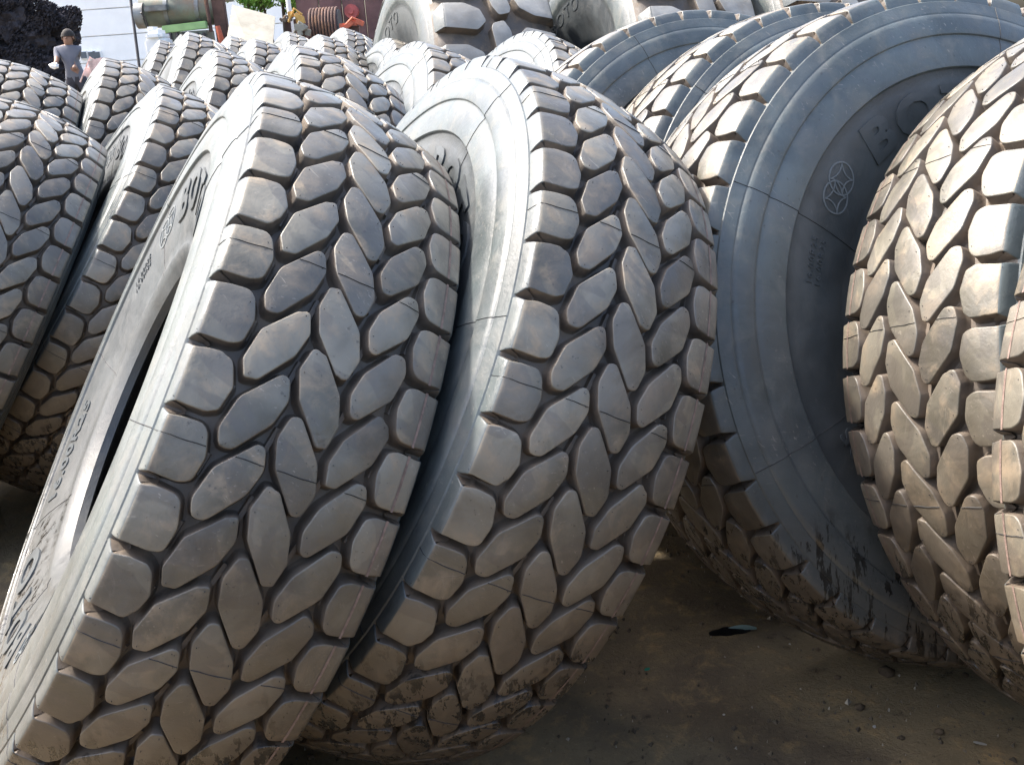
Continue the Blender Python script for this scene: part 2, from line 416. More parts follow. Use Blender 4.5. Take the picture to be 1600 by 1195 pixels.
# low detail tread for the far tyres, one mesh
def low_tread():
    bm = bmesh.new(); tmp = bpy.data.meshes.new("t")
    for v in BLK:
        me, c0 = v['low']
        for k in range(NP):
            b2 = bmesh.new(); b2.from_mesh(me)
            bmesh.ops.transform(b2, matrix=Matrix.Rotation(k * P_ANG, 4, 'X') @ Matrix.Translation(c0), verts=b2.verts)
            b2.to_mesh(tmp); b2.free(); bm.from_mesh(tmp)
    me = bpy.data.meshes.new("tread"); bm.to_mesh(me); bm.free(); bpy.data.meshes.remove(tmp)
    [me.materials.append(m_) for m_ in (M_BLOCK, M_SEAM, M_PAINTLINE, M_GROOVE, M_SIDE)]
    me.polygons.foreach_set('use_smooth', [True] * len(me.polygons)); me.set_sharp_from_angle(angle=math.radians(45))
    return me
LOWTREAD = low_tread()
CONTACTS = []
JIT = random.Random(21)
def contact(C, Rm, R=R0, hw=.187, drop=.77):
    best = None
    for i in range(180):
        th = 2 * PI * i / 180
        for s in (-hw, -hw / 2, 0, hw / 2, hw):
            r = R - drop * s * s; p = C + Rm @ Vector((s, -r * math.cos(th), r * math.sin(th)))
            if best is None or p.z < best.z: best = p
    return best
def rotx(o, a, off, local):
    o.matrix_local = Matrix.Translation(off) @ Matrix.Rotation(a, 4, 'X') @ Matrix.Translation(local)
def place_tyre(C, X, Y, Zv, ph, label, group, detail='full', line=4, side=None, shift=0.0, seamoff=2):
    C = Vector(C); X = Vector(X).normalized(); Y = Vector(Y); Y = (Y - X * Y.dot(X)).normalized(); Zv = X.cross(Y)
    C = C + X * shift
    Rm = Matrix((X, -Zv, Y)).transposed()
    base = contact(C, Rm); CONTACTS.append(base)
    root = bpy.data.objects.new("crane_tyre", None); COL.objects.link(root); root.empty_display_size = .2
    root.matrix_world = Matrix.Translation(base) @ Rm.to_4x4()
    tag(root, label, "tyre", group)
    off = Rm.transposed() @ (C - base)
    c = link("carcass", CARC, root); rotx(c, 0, off, (0, 0, 0))
    if detail == 'low':
        t = link("tread", LOWTREAD, root); rotx(t, -ph, off, (0, 0, 0))
        return root
    rb = link("groove_rib", RIBS, root); rotx(rb, -ph, off, (0, 0, 0)); rb['kind'] = 'stuff'
    for i, v in enumerate(BLK):
        for k in range(NP):
            key_ = ('seam' if k % 3 == 2 else 'plain') + ('_line' if i == line else ''); key_ = key_ + JIT.choice(['', '1', '2', '3', '1']) if key_ == 'plain' else key_
            me, c0 = v[key_]
            b = bpy.data.objects.new("tread_block", me); COL.objects.link(b); b.parent = root
            th = ph - k * P_ANG
            j = JIT.uniform; b.matrix_local = Matrix.Translation(off) @ Matrix.Rotation(-th, 4, 'X') @ Matrix.Translation(c0) @ Matrix.Translation((0, j(-.0008, .0018), 0)) @ Matrix.Rotation(j(-.012, .012), 4, 'X') @ Matrix.Diagonal((j(.985, 1.012), 1, j(.98, 1.01), 1))
    for sgn in (1, -1):
        for j in range(7):
            th = ph - (seamoff + 6 * j) * P_ANG + SEAM_T / R0
            s_ = link("mould_seam", SEAMS[sgn], root); rotx(s_, -th, off, (0, 0, 0))
        a = math.radians((side or {}).get(sgn, 40))
        for nm, key, da in (("brand_lettering", 'brand', 0), ("brand_lettering", 'brand', 180), ("size_lettering", 'size', 240), ("size_lettering", 'size', 120),
                            ("small_lettering", 'small1', -(62) * sgn), ("small_lettering", 'small2', -(62) * sgn)):
            da = da if key != 'size' else da * sgn
            o = link(nm, TXT[sgn][key], root); rotx(o, -(a + math.radians(da)), off, (0, 0, 0))
        for da in (-42, 138):
            o = link("emblem", EMB[sgn], root); rotx(o, -(a + math.radians(da) * sgn), off, (0, 0, 0))
    return root
GL = "crane tyres leaning to the right in rows"; GR = "crane tyres leaning back in the right-hand row"
T = [
 ("A", [-0.644, 2.0083, 0.7247], GL, 'full', {-1: 75}, 0, 2, "foremost tyre at bottom left, its whole tread facing the viewer"),
 ("B", [-0.1852, 2.1634, 0.7188], GL, 'full', {-1: 50}, 0, 1, "large tyre in the middle with muddy foot and pale lettered sidewall beside the foremost tyre"),
 ("D", [1.364, 1.9092, 0.7534], GR, 'full', {1: 60}, 0, 5, "tyre at the right whose tread hides half of the blue-grey sidewall with two-ring emblem"),
 ("C", [0.9687, 2.2871, 0.7649], GR, 'full', {1: 75}, 0, 5, "tyre showing its blue-grey sidewall with raised letters and a two-ring emblem"),
 ("T1", [-1.8104, 3.372, 0.7057], GL, 'full', {-1: 60}, 0, 2, "tyre cut by the left edge, nearest of those behind the foremost tyre"),
 ("T2", [-1.3978, 3.6483, 0.7135], GL, 'full', {-1: 60}, 0, 5, "tyre directly behind the foremost left tyre, lower half in shade beside its sidewall"),
 ("T3", [-0.8362, 3.7441, 0.778], GL, 'full', {-1: 60}, 0, 2, "tyre whose crown shows right behind the crown of the foremost left tyre"),
 ("T4", [-0.4755, 4.2381, 0.7757], GL, 'full', {-1: 60}, 0, 2, "tyre with pale round sidewall just left of and behind the middle tyre"),
 ("T5", [-0.8604, 6.6342, 0.859], GL, 'full', {-1: 60}, .05, 2, "small-looking tyre with pale arched sidewall directly below the huge tyre's left edge"),
 ("T6", [-0.0054, 4.9256, 0.7946], GL, 'full', {-1: 60}, 0, 2, "tyre peeping over the crown of the middle tyre, under the huge lugged tyre"),
 ("G1", [0.6511, 3.1861, 0.7839], GR, 'full', {1: 100}, -.03, 5, "hindmost tyre of the right-hand row, a plain grey sidewall arch behind the others"),
 ("G2", [0.9215, 2.868, 0.768], GR, 'full', {1: 100}, -.01, 5, "tyre of the right-hand row wedged between the grey arch and the lettered blue-grey tyre"),
 ("E", [1.4048, 1.4007, 0.7403], GR, 'full', {1: 60}, 0, 5, "nearest tyre at the right edge, only one column of tread blocks in view"),
 ("T0b", [-2.3078, 4.7575, 0.8084], GL, 'full', {-1: 60}, -.03, 2, "tyre at the left edge directly below the dark bush and the person"),
 ("T1b", [-1.9781, 5.0545, 0.8043], GL, 'full', {-1: 60}, 0, 2, "tyre right of the person in the grey shirt, thin pale sidewall edge on its left"),
 ("T2b", [-1.5357, 5.1582, 0.8299], GL, 'full', {-1: 60}, .03, 2, "tyre below the orange bar of the green machine, second row of the left stack"),
 ("T3b", [-1.6508, 6.7516, 0.8763], GL, 'full', {-1: 60}, -.02, 2, "small-looking tyre below the leaning beige board"),
 ("T5b", [-1.2834, 6.9128, 0.886], GL, 'full', {-1: 60}, 0, 2, "small-looking tyre below the rusty scrap, left of the pale arched sidewall"),
 ("F1", [-2.7574, 8.4615, 0.9611], GL, 'low', None, 0, 2, "far tyre at the foot of the thin dark pole, below the green machine's wheel"),
 ("F2", [-3.0913, 10.2758, 1.0435], GL, 'low', None, 0, 2, "farthest tyre, its crown just below the bright green bar of the machine"),
 ("F3", [-1.9478, 6.6544, 0.8958], GL, 'low', None, -.10, 2, "far tyre below the ribbed box of the green machine"),
 ("F4", [-2.2632, 8.6724, 0.9633], GL, 'low', None, 0, 2, "far tyre touching the lower left corner of the leaning beige board"),
 ("F5", [-1.8364, 8.8313, 0.9665], GL, 'low', None, 0, 2, "far tyre just right of the leaning beige board, below the orange scrap"),
 ("F7", [-1.4033, 8.9901, 0.97], GL, 'low', None, 0, 2, "far tyre below the dark rusty drum, left of the huge tyre's sidewall"),
]
POSE = {
 'A': ([0.8129, 0.2718, -0.5152], [0.3764, 0.4298, 0.8207], [0.4445, -0.861, 0.2471], 1.1149),
 'B': ([0.8153, 0.2913, -0.5005], [0.3571, 0.4275, 0.8305], [0.4559, -0.8558, 0.2445], 1.1223),
 'D': ([0.3529, -0.8731, 0.3365], [0.0435, 0.3745, 0.9262], [-0.9346, -0.3122, 0.1702], 0.8221),
 'C': ([0.3592, -0.872, 0.3324], [0.0441, 0.3717, 0.9273], [-0.9322, -0.3184, 0.172], 1.0951),
 'T1': ([0.7866, 0.295, -0.5424], [0.3871, 0.4487, 0.8055], [0.481, -0.8436, 0.2387], 1.1014),
 'T2': ([0.7428, 0.3133, -0.5917], [0.4134, 0.4805, 0.7735], [0.5267, -0.8191, 0.2274], 1.069),
 'T3': ([0.8359, 0.3053, -0.4562], [0.3169, 0.4103, 0.8551], [0.4483, -0.8593, 0.2463], 1.2164),
 'T4': ([0.8096, 0.2986, -0.5053], [0.3578, 0.4314, 0.8282], [0.4653, -0.8513, 0.2424], 1.2258),
 'T5': ([0.8002, 0.2964, -0.5214], [0.3709, 0.4386, 0.8186], [0.4713, -0.8484, 0.241], 1.1915),
 'T6': ([0.7905, 0.3287, -0.5167], [0.3539, 0.4434, 0.8235], [0.4998, -0.8339, 0.2342], 1.1734),
 'G1': ([0.3673, -0.8703, 0.328], [0.0447, 0.3688, 0.9284], [-0.929, -0.3264, 0.1743], 1.7684),
 'G2': ([0.3645, -0.8707, 0.3301], [0.0443, 0.3703, 0.9278], [-0.9302, -0.3236, 0.1735], 1.3992),
 'E': ([0.3692, -0.8689, 0.3298], [0.0437, 0.3707, 0.9277], [-0.9283, -0.3281, 0.1749], 0.645),
 'T0b': ([0.8129, 0.3396, -0.4731], [0.3168, 0.4238, 0.8486], [0.4887, -0.8397, 0.2369], 1.1464),
 'T1b': ([0.7984, 0.3483, -0.4913], [0.327, 0.4342, 0.8393], [0.5056, -0.8308, 0.2328], 1.0488),
 'T2b': ([0.7927, 0.3362, -0.5085], [0.3447, 0.4407, 0.8288], [0.5028, -0.8323, 0.2335], 1.0573),
 'T3b': ([0.7937, 0.3097, -0.5235], [0.3669, 0.4427, 0.8182], [0.4851, -0.8415, 0.2377], 0.9639),
 'T5b': ([0.795, 0.3077, -0.5228], [0.3672, 0.4419, 0.8185], [0.4828, -0.8427, 0.2383], 0.8923),
 'F1': ([0.7939, 0.3068, -0.525], [0.3692, 0.4428, 0.8171], [0.4831, -0.8425, 0.2382], 0.95),
 'F2': ([0.7939, 0.3068, -0.525], [0.3692, 0.4428, 0.8171], [0.4831, -0.8425, 0.2382], 0.8029),
 'F3': ([0.7968, 0.3076, -0.5201], [0.3653, 0.4405, 0.8201], [0.4814, -0.8434, 0.2386], 1.2447),
 'F4': ([0.7933, 0.3089, -0.5247], [0.3681, 0.4431, 0.8174], [0.485, -0.8416, 0.2378], 1.0155),
 'F5': ([0.7939, 0.3068, -0.525], [0.3692, 0.4428, 0.8171], [0.4831, -0.8425, 0.2382], 1.4547),
 'F7': ([0.7939, 0.3068, -0.525], [0.3692, 0.4428, 0.8171], [0.4831, -0.8425, 0.2382], 1.0894),
}
for key, C, grp, det, side, shift, so_, lab in T:
    X, Y, Zv, ph = POSE[key]
    place_tyre(C, X, Y, Zv, ph, lab, grp, det, side=side, shift=shift, seamoff=so_, line=4 if grp == GL else 0)
# simplified tyres, added out of view behind the viewer to block low sky light
BLOCKER_LAB = ["unseen tyre added behind the viewer to block low sky light"]
for i in range(13):
    xx = -3.0 + .47 * i
    place_tyre((xx, -1.15 + .05 * math.sin(i * 1.7) - .10 * abs(xx - .2), .72), (.93, .05, -.36), (.36, 0, .93), (0, 1, 0), .3 + i, BLOCKER_LAB[0], "unseen tyres added behind the viewer to block sky light", 'low')
# ------------------------------------------------------------------ huge lugged earthmover tyres
BR, BK = .96, .22
BPROF = build_profile(BR, BK, .33, .13, 68, .02)
def bsurf(a, t, h): return surf(a, t, h, BPROF, BR)
BN = 22; BP = 2 * PI * BR / BN * 1000
LUG = [(-430, 70), (-330, 78), (-215, 84), (-125, 45), (-95, -35), (-150, -95), (-330, -88), (-430, -80)]
BCEN = [(-70, 95), (15, 120), (60, 60), (85, -60), (70, -95), (-15, -120), (-60, -60), (-85, 60)]
M_BIG = simple("pale_lug_rubber", (.25, .245, .225), .5, var=.3, scale=5, dirt=(.22, .20, .17), bump=.4)
bl = [block_mesh("shoulder_lug", mm(LUG), stations=(-.26, -.31, -.325, -.335, -.345, -.39), fn=bsurf, depth=.06, rnd=.014, tst=.09, nubs=False, mats=(M_BIG, M_SEAM, M_PAINTLINE, M_GROOVE, M_SIDE)),
      block_mesh("centre_lug", mm([(x * .8, y) for x, y in BCEN], BP / 2), fn=bsurf, depth=.06, rnd=.014, tst=.09, nubs=False, mats=(M_BIG, M_SEAM, M_PAINTLINE, M_GROOVE, M_SIDE)),
      block_mesh("shoulder_lug", mm(neg(LUG), BP / 2), stations=(.26, .31, .325, .335, .345, .39), fn=bsurf, depth=.06, rnd=.014, tst=.09, nubs=False, mats=(M_BIG, M_SEAM, M_PAINTLINE, M_GROOVE, M_SIDE))]
BHALF = [(0, .900), (.15, .896), (.28, .884), (.345, .860), (.372, .825), (.385, .80), (.388, .792), (.384, .788), (.391, .78), (.400, .72), (.402, .66), (.398, .64), (.390, .63), (.388, .60), (.375, .52),
         (.345, .44), (.31, .39), (.30, .36), (.27, .325), (.235, .32), (.23, .34), (.30, .43), (.35, .55), (.355, .68), (.31, .80), (.18, .845), (0, .85)]
def bcarc():
    bm = bmesh.new(); prof = ([(-s, r) for s, r in BHALF[::-1]][:-1] + BHALF)[:-1]; rings = []; S = 120
    for k in range(S):
        th = 2 * PI * k / S; rings.append([bm.verts.new((s, -r * math.cos(th), r * math.sin(th))) for s, r in prof])
    n = len(prof)
    for k in range(S):
        A, B = rings[k], rings[(k + 1) % S]
        for j in range(n):
            f = bm.faces.new((A[j], A[(j + 1) % n], B[(j + 1) % n], B[j])); r = (prof[j][1] + prof[(j + 1) % n][1]) / 2
            f.material_index = 1 if r > .83 else (0 if r > .63 else 2)
    return finish(bm, "carcass", (M_SIDE, M_GROOVE, M_BEAD), angle=35)
BC = bcarc()
def big_text(txt, sgn, rb, size):
    global HALF
    keep = HALF; HALF = [(0, 0)] * 24 + [(.398, .64)] + BHALF[12:20]
    me = text_mesh(txt, size, sgn, rb, 1.2, .002, .004, 1.2); HALF = keep
    return me
BT = {s: big_text("BOTO", s, .53, .11) for s in (1, -1)}
def big_tyre(C, X, ph, label, la):
    C = Vector(C); X = Vector(X).normalized(); Y = Vector((0, 0, 1)); Y = (Y - X * Y.dot(X)).normalized(); Zv = X.cross(Y)
    Rm = Matrix((X, -Zv, Y)).transposed(); base = contact(C, Rm, BR, .33, BK); CONTACTS.append(base)
    root = bpy.data.objects.new("earthmover_tyre", None); COL.objects.link(root)
    root.matrix_world = Matrix.Translation(base) @ Rm.to_4x4(); off = Rm.transposed() @ (C - base)
    tag(root, label, "tyre", "huge lugged tyres behind the rows")
    rotx(link("carcass", BC, root), 0, off, (0, 0, 0))
    for me, c0 in bl:
        for k in range(BN):
            rotx(link("tread_lug", me, root), -(ph - k * 2 * PI / BN), off, c0)
    for s in (1, -1): rotx(link("brand_lettering", BT[s], root), -math.radians(la), off, (0, 0, 0))
big_tyre((-.26, 6.95, 1.06), (.93, .33, -.16), .9, "huge tyre with deep white-topped lugs, dark round sidewall towards the rusty scrap", 118)
big_tyre((.86, 6.75, 1.06), (.93, .33, -.16), 1.05, "second huge lugged tyre, behind the grey sidewall arch at the top centre", 118)
big_tyre((1.75, 6.9, 1.06), (.95, .28, -.14), 1.2, "rightmost huge lugged tyre, a sliver above the grey sidewall arch at the top", 118)
# ------------------------------------------------------------------ ground
def gz(x, y):
    """height of the yard: gently rising away from the camera, passing under every tyre's foot"""
    base = .045 * max(0, min(y, 11.5) - 3.4); num = den = 0
    for c in CONTACTS:
        d2 = (x - c.x) ** 2 + (y - c.y) ** 2; w = 1 / (d2 + .02) ** 1.5 * math.exp(-d2 / 2.5)
        b = .045 * max(0, min(c.y, 11.5) - 3.4); num += w * (c.z - b); den += w
    return base + num / (den + .05) + .004
def terrain():
    xs, ys = [], []
    def axis(a, b, fine0, fine1, f, c):
        v = []; x = a
        while x < b:
            v.append(x); g = f if fine0 < x < fine1 else min(c, f + .18 * max(fine0 - x, x - fine1)); x += max(f, g)
        return v + [b]
    xs = axis(-1200, 1200, -2.2, 2.6, .032, 60); ys = axis(-300, 2200, .6, 3.4, .032, 60)
    bm = bmesh.new(); rows = []
    for y in ys:
        row = []
        for x in xs:
            z = gz(x, y); near = max(0, 1 - max(0, math.hypot(x, y - 2) - 6) / 6)
            if near > 0:
                z += near * (.010 * noise.noise((x * 2.1, y * 2.1, 3)) + .006 * noise.noise((x * 7, y * 7, 1)) + .004 * noise.noise((x * 21, y * 21, 8)))
            row.append(bm.verts.new((x, y, z)))
        rows.append(row)
    for A, B in zip(rows, rows[1:]):
        for i in range(len(xs) - 1): bm.faces.new((A[i], A[i + 1], B[i + 1], B[i]))
    t = NT("muddy_earth"); P = t.g.outputs['Position']
    big = t.noise(P, 1.6, 6, .62, .5); mid = t.noise(P, 11, 9, .74, .3); fine = t.noise(P, 75, 6, .8)
    c = t.mix(t.ramp(big, .38, .62), (.115, .088, .056), (.225, .175, .100))
    c = t.mix(t.math('MULTIPLY', t.ramp(mid, .50, .70), .6), c, (.42, .29, .130))
    c = t.mix(t.math('MULTIPLY', t.ramp(mid, .42, .30), .8), c, (.014, .012, .010))
    c = t.mix(t.math('MULTIPLY', t.ramp(fine, .56, .72), .45), c, (.42, .34, .19))
    c = t.mix(t.math('MULTIPLY', t.ramp(fine, .42, .30), .5), c, (.02, .016, .012))
    sy = t.n("ShaderNodeSeparateXYZ"); t.l(P, sy.inputs[0])
    c = t.mix(t.ramp(sy.outputs[1], 4.5, 9), c, t.mix(t.ramp(mid, .35, .65), (.10, .085, .060), (.19, .165, .120)))
    t.l(c, t.b.inputs['Base Color']); t.l(t.ramp(big, .4, .6, .55, .95), t.b.inputs['Roughness']); t.b.inputs['Specular IOR Level'].default_value = .3
    n = t.bump(fine, .7, .006); n = t.bump(mid, .6, .02, n); t.l(n, t.b.inputs['Normal'])
    return tag(link("ground", finish(bm, "ground", (t.m,), angle=180)), kind='structure')
terrain()
def ground_pt(u, v):
    lo, hi = .3, 14
    for _ in range(40):
        m = (lo + hi) / 2; p = at(u, v, m)
        if p.z > gz(p.x, p.y): lo = m
        else: hi = m
    return p
# grit lying on the mud
def grit():
    bm = bmesh.new(); rr = random.Random(3)
    for i in range(9500):
        y = .9 + 3.0 * rr.random() ** 1.1; x = rr.uniform(-1.6, 1.9)
        if noise.noise((x * 1.3, y * 1.3, 9)) < -.05 and rr.random() < .75: continue
        s = .0015 + .0085 * rr.random() ** 5; z = gz(x, y)
        vs = [bm.verts.new((x + s * math.cos(a + rr.random()), y + s * math.sin(a + rr.random()), z - .004 + rr.uniform(0, .003))) for a in (0, 2.1, 4.2)]
        tpv = bm.verts.new((x + rr.uniform(-.3, .3) * s, y + rr.uniform(-.3, .3) * s, z + .004 + s * .55)); mi = 1 if rr.random() < .12 else 0
        for k in range(3): f = bm.faces.new((vs[k], vs[(k + 1) % 3], tpv)); f.material_index = mi
    return tag(link("grit", finish(bm, "grit", (simple("grit_brown", (.10, .08, .055), .9, var=.5, scale=60), simple("grit_pale", (.34, .31, .25), .9, var=.3, scale=60)), smooth=False)), kind='stuff', label="fine grit and crumbs of earth scattered on the muddy yard")
grit()
# clods of mud packed where the near tyres meet the ground
def clods():
    bm = bmesh.new(); rr = random.Random(17)
    for c in CONTACTS[:4] + [CONTACTS[12]]:
        for i in range(150):
            a = rr.uniform(0, 2 * PI); d = abs(rr.gauss(0, .16)) + .02; x, y = c.x + d * math.cos(a), c.y + d * math.sin(a); s = rr.uniform(.003, .013) * (1 if rr.random() < .85 else 1.7)
            g = bmesh.ops.create_icosphere(bm, subdivisions=1, radius=s)
            for v in g['verts']:
                v.co = v.co * rr.uniform(.75, 1.2); v.co.z *= .6; v.co += Vector((x, y, gz(x, y) + s * .2))
    return tag(link("mud_clods", finish(bm, "mud_clods", (simple("clod_mud", (.085, .062, .038), .95, var=.5, scale=25),), angle=70)), kind='stuff', label="small clods of brown mud packed round the feet of the tyres")
clods()
# small litter
def shard(u, v, L, w, h, col, name, label, cat, ang, curl=.0):
    p = ground_pt(u, v); bm = bmesh.new(); n = 8; rr = random.Random(name + label); top = []; 
    for i in range(n + 1):
        x = -L / 2 + L * i / n; ww = w * (math.sin(PI * min(1, max(0, (i + .35) / (n + .7)))) ** .6) * rr.uniform(.8, 1.1)
        z = h + curl * math.sin(PI * i / n)
        top.append([bm.verts.new((x, -ww / 2, z * .3)), bm.verts.new((x, 0, z)), bm.verts.new((x, ww / 2, z * .7))])
    for A, B in zip(top, top[1:]):
        for k in (0, 1): bm.faces.new((A[k], A[k + 1], B[k + 1], B[k]))
    bmesh.ops.solidify(bm, geom=bm.faces[:], thickness=.0012)
    o = link(name, finish(bm, name, (simple(name + "_mat", col, .35, var=.1, bump=.1),), angle=60)); o.location = p + Vector((0, 0, .004)); o.rotation_euler = (0, 0, ang)
    return tag(o, label, cat)
shard(1160, 986, .070, .013, .007, (.26, .38, .36), "plastic_shard", "curved pale turquoise plastic shard lying on the dark mud", "litter", -.1, .008)
shard(1140, 990, .105, .036, .004, (.012, .012, .014), "rubber_scrap", "black rubber scrap lying under the pale turquoise shard", "litter", .05, .004)
shard(1011, 1048, .016, .010, .003, (.02, .26, .17), "plastic_chip", "small bright green plastic chip on the mud left of the shard", "litter", .5)
shard(1366, 1138, .010, .008, .003, (.75, .75, .72), "paper_scrap", "tiny white paper scrap on the mud below the lettered tyre", "litter", .9)
shard(1531, 1164, .026, .008, .003, (.45, .44, .40), "wire_scrap", "thin grey scrap on the mud near the lower right corner", "litter", -.5)
shard(1131, 1119, .006, .005, .003, (.7, .68, .6), "pebble", "tiny pale pebble on the mud between shard and bottom edge", "pebble", .2)
shard(1234, 1009, .007, .006, .003, (.6, .58, .5), "pebble", "tiny pale pebble on the mud right of the turquoise shard", "pebble", 1.2)
# ------------------------------------------------------------------ background
M_WHITE = simple("white_wall_paint", (.88, .88, .86), .6, var=.04, scale=2); M_WIN = simple("window_grey", (.10, .12, .14), .15, var=.1)
M_OLIVE = simple("olive_paint", (.13, .145, .11), .55, var=.3, scale=5, dirt=(.16, .11, .07)); M_LIME = simple("bright_green_paint", (.26, .42, .17), .5, var=.15, scale=6)
M_IRON = simple("grey_iron", (.16, .17, .17), .5, metal=.3, var=.3, scale=8, dirt=(.14, .09, .06)); M_RUST = simple("rust", (.10, .055, .042), .85, var=.4, scale=7, dirt=(.24, .12, .06))
M_ORANGE = simple("orange_paint", (.50, .12, .06), .6, var=.2); M_BEIGE = simple("beige_board", (.30, .285, .235), .85, var=.12, scale=5, dirt=(.22, .20, .16))
M_MAROON = simple("maroon_panel", (.14, .07, .065), .7, var=.35, scale=4, dirt=(.22, .13, .10)); M_DARK = simple("dark_steel", (.035, .032, .035), .6, var=.3)
M_RED = simple("faded_red_paint", (.42, .10, .09), .6, var=.3); M_YEL = simple("ochre_paint", (.50, .30, .08), .6, var=.3)
def thing(name, label, cat, loc, group=None): return tag(empty(name, loc), label, cat, group)
def part(root, name, fn, mats):
    bm = bmesh.new(); fn(bm); c = root.location
    for v in bm.verts: v.co -= c
    o = link(name, finish(bm, name, mats, angle=35), root); return o
# white building
p0 = at(60, 100, 36); p1 = at(330, 100, 36); g0 = gz(-15, 36)
bx0, bx1 = p0.x - 3.2, p1.x + 3
bd = thing("white_building", "overexposed white building with three small windows behind the person", "building", ((bx0 + bx1) / 2, 36, g0 - .3))
part(bd, "wall", lambda b: box(b, ((bx0 + bx1) / 2, 38.4, g0 + 3.6), (bx1 - bx0 - .1, 4.6, 8.2)), (M_WHITE,))
for i in range(10):
    z = g0 - .2 + .82 * i
    part(bd, "siding_panel", lambda b: box(b, ((bx0 + bx1) / 2, 36.06, z + .40), (bx1 - bx0, .07, .795), bev=.01), (M_WHITE,))
part(bd, "roof", lambda b: box(b, ((bx0 + bx1) / 2, 38.4, g0 + 8.1), (bx1 - bx0 + .6, 5.6, .18)), (M_WHITE,))
for u in (131.5, 143.5, 152.5):
    q = at(u, 86.5, 36.0); w = part(bd, "window", lambda b: (box(b, (q.x, 36.0, q.z), (.26, .08, .26))), (M_WHITE,))
    bm = bmesh.new(); box(bm, (0, 0, 0), (.19, .03, .20)); pn = link("pane", finish(bm, "pane", (M_WIN,), smooth=False), w); pn.location = Vector((q.x, 35.95, q.z)) - bd.location
# thin pole and cable
a, b_ = at(199, -40, 12.2), at(214, 76, 12.0)
dirn = (a - b_).normalized(); foot = b_ - dirn * ((b_.z - gz(b_.x, b_.y) + .1) / dirn.z)
pl = thing("steel_pole", "thin dark slanting pole between the white building and the green machine", "pole", foot)
part(pl, "shaft", lambda b: tube(b, [foot, a + dirn * 1.2], .016), (M_DARK,)); part(pl, "foot_plate", lambda b: box(b, foot + Vector((0, 0, .02)), (.18, .18, .03)), (M_DARK,))
pts = [at(220, 20, 11.0), at(227, 30, 11.05), at(232, 45, 11.1), at(236, 72, 11.2)]; pts.append(Vector((pts[-1].x + .05, 11.3, gz(pts[-1].x, 11.3))))
bm = bmesh.new(); tube(bm, pts, .008, 6); tag(link("hose", finish(bm, "hose", (M_DARK,))), "thin dark hose hanging from the wheel of the green machine", "hose")
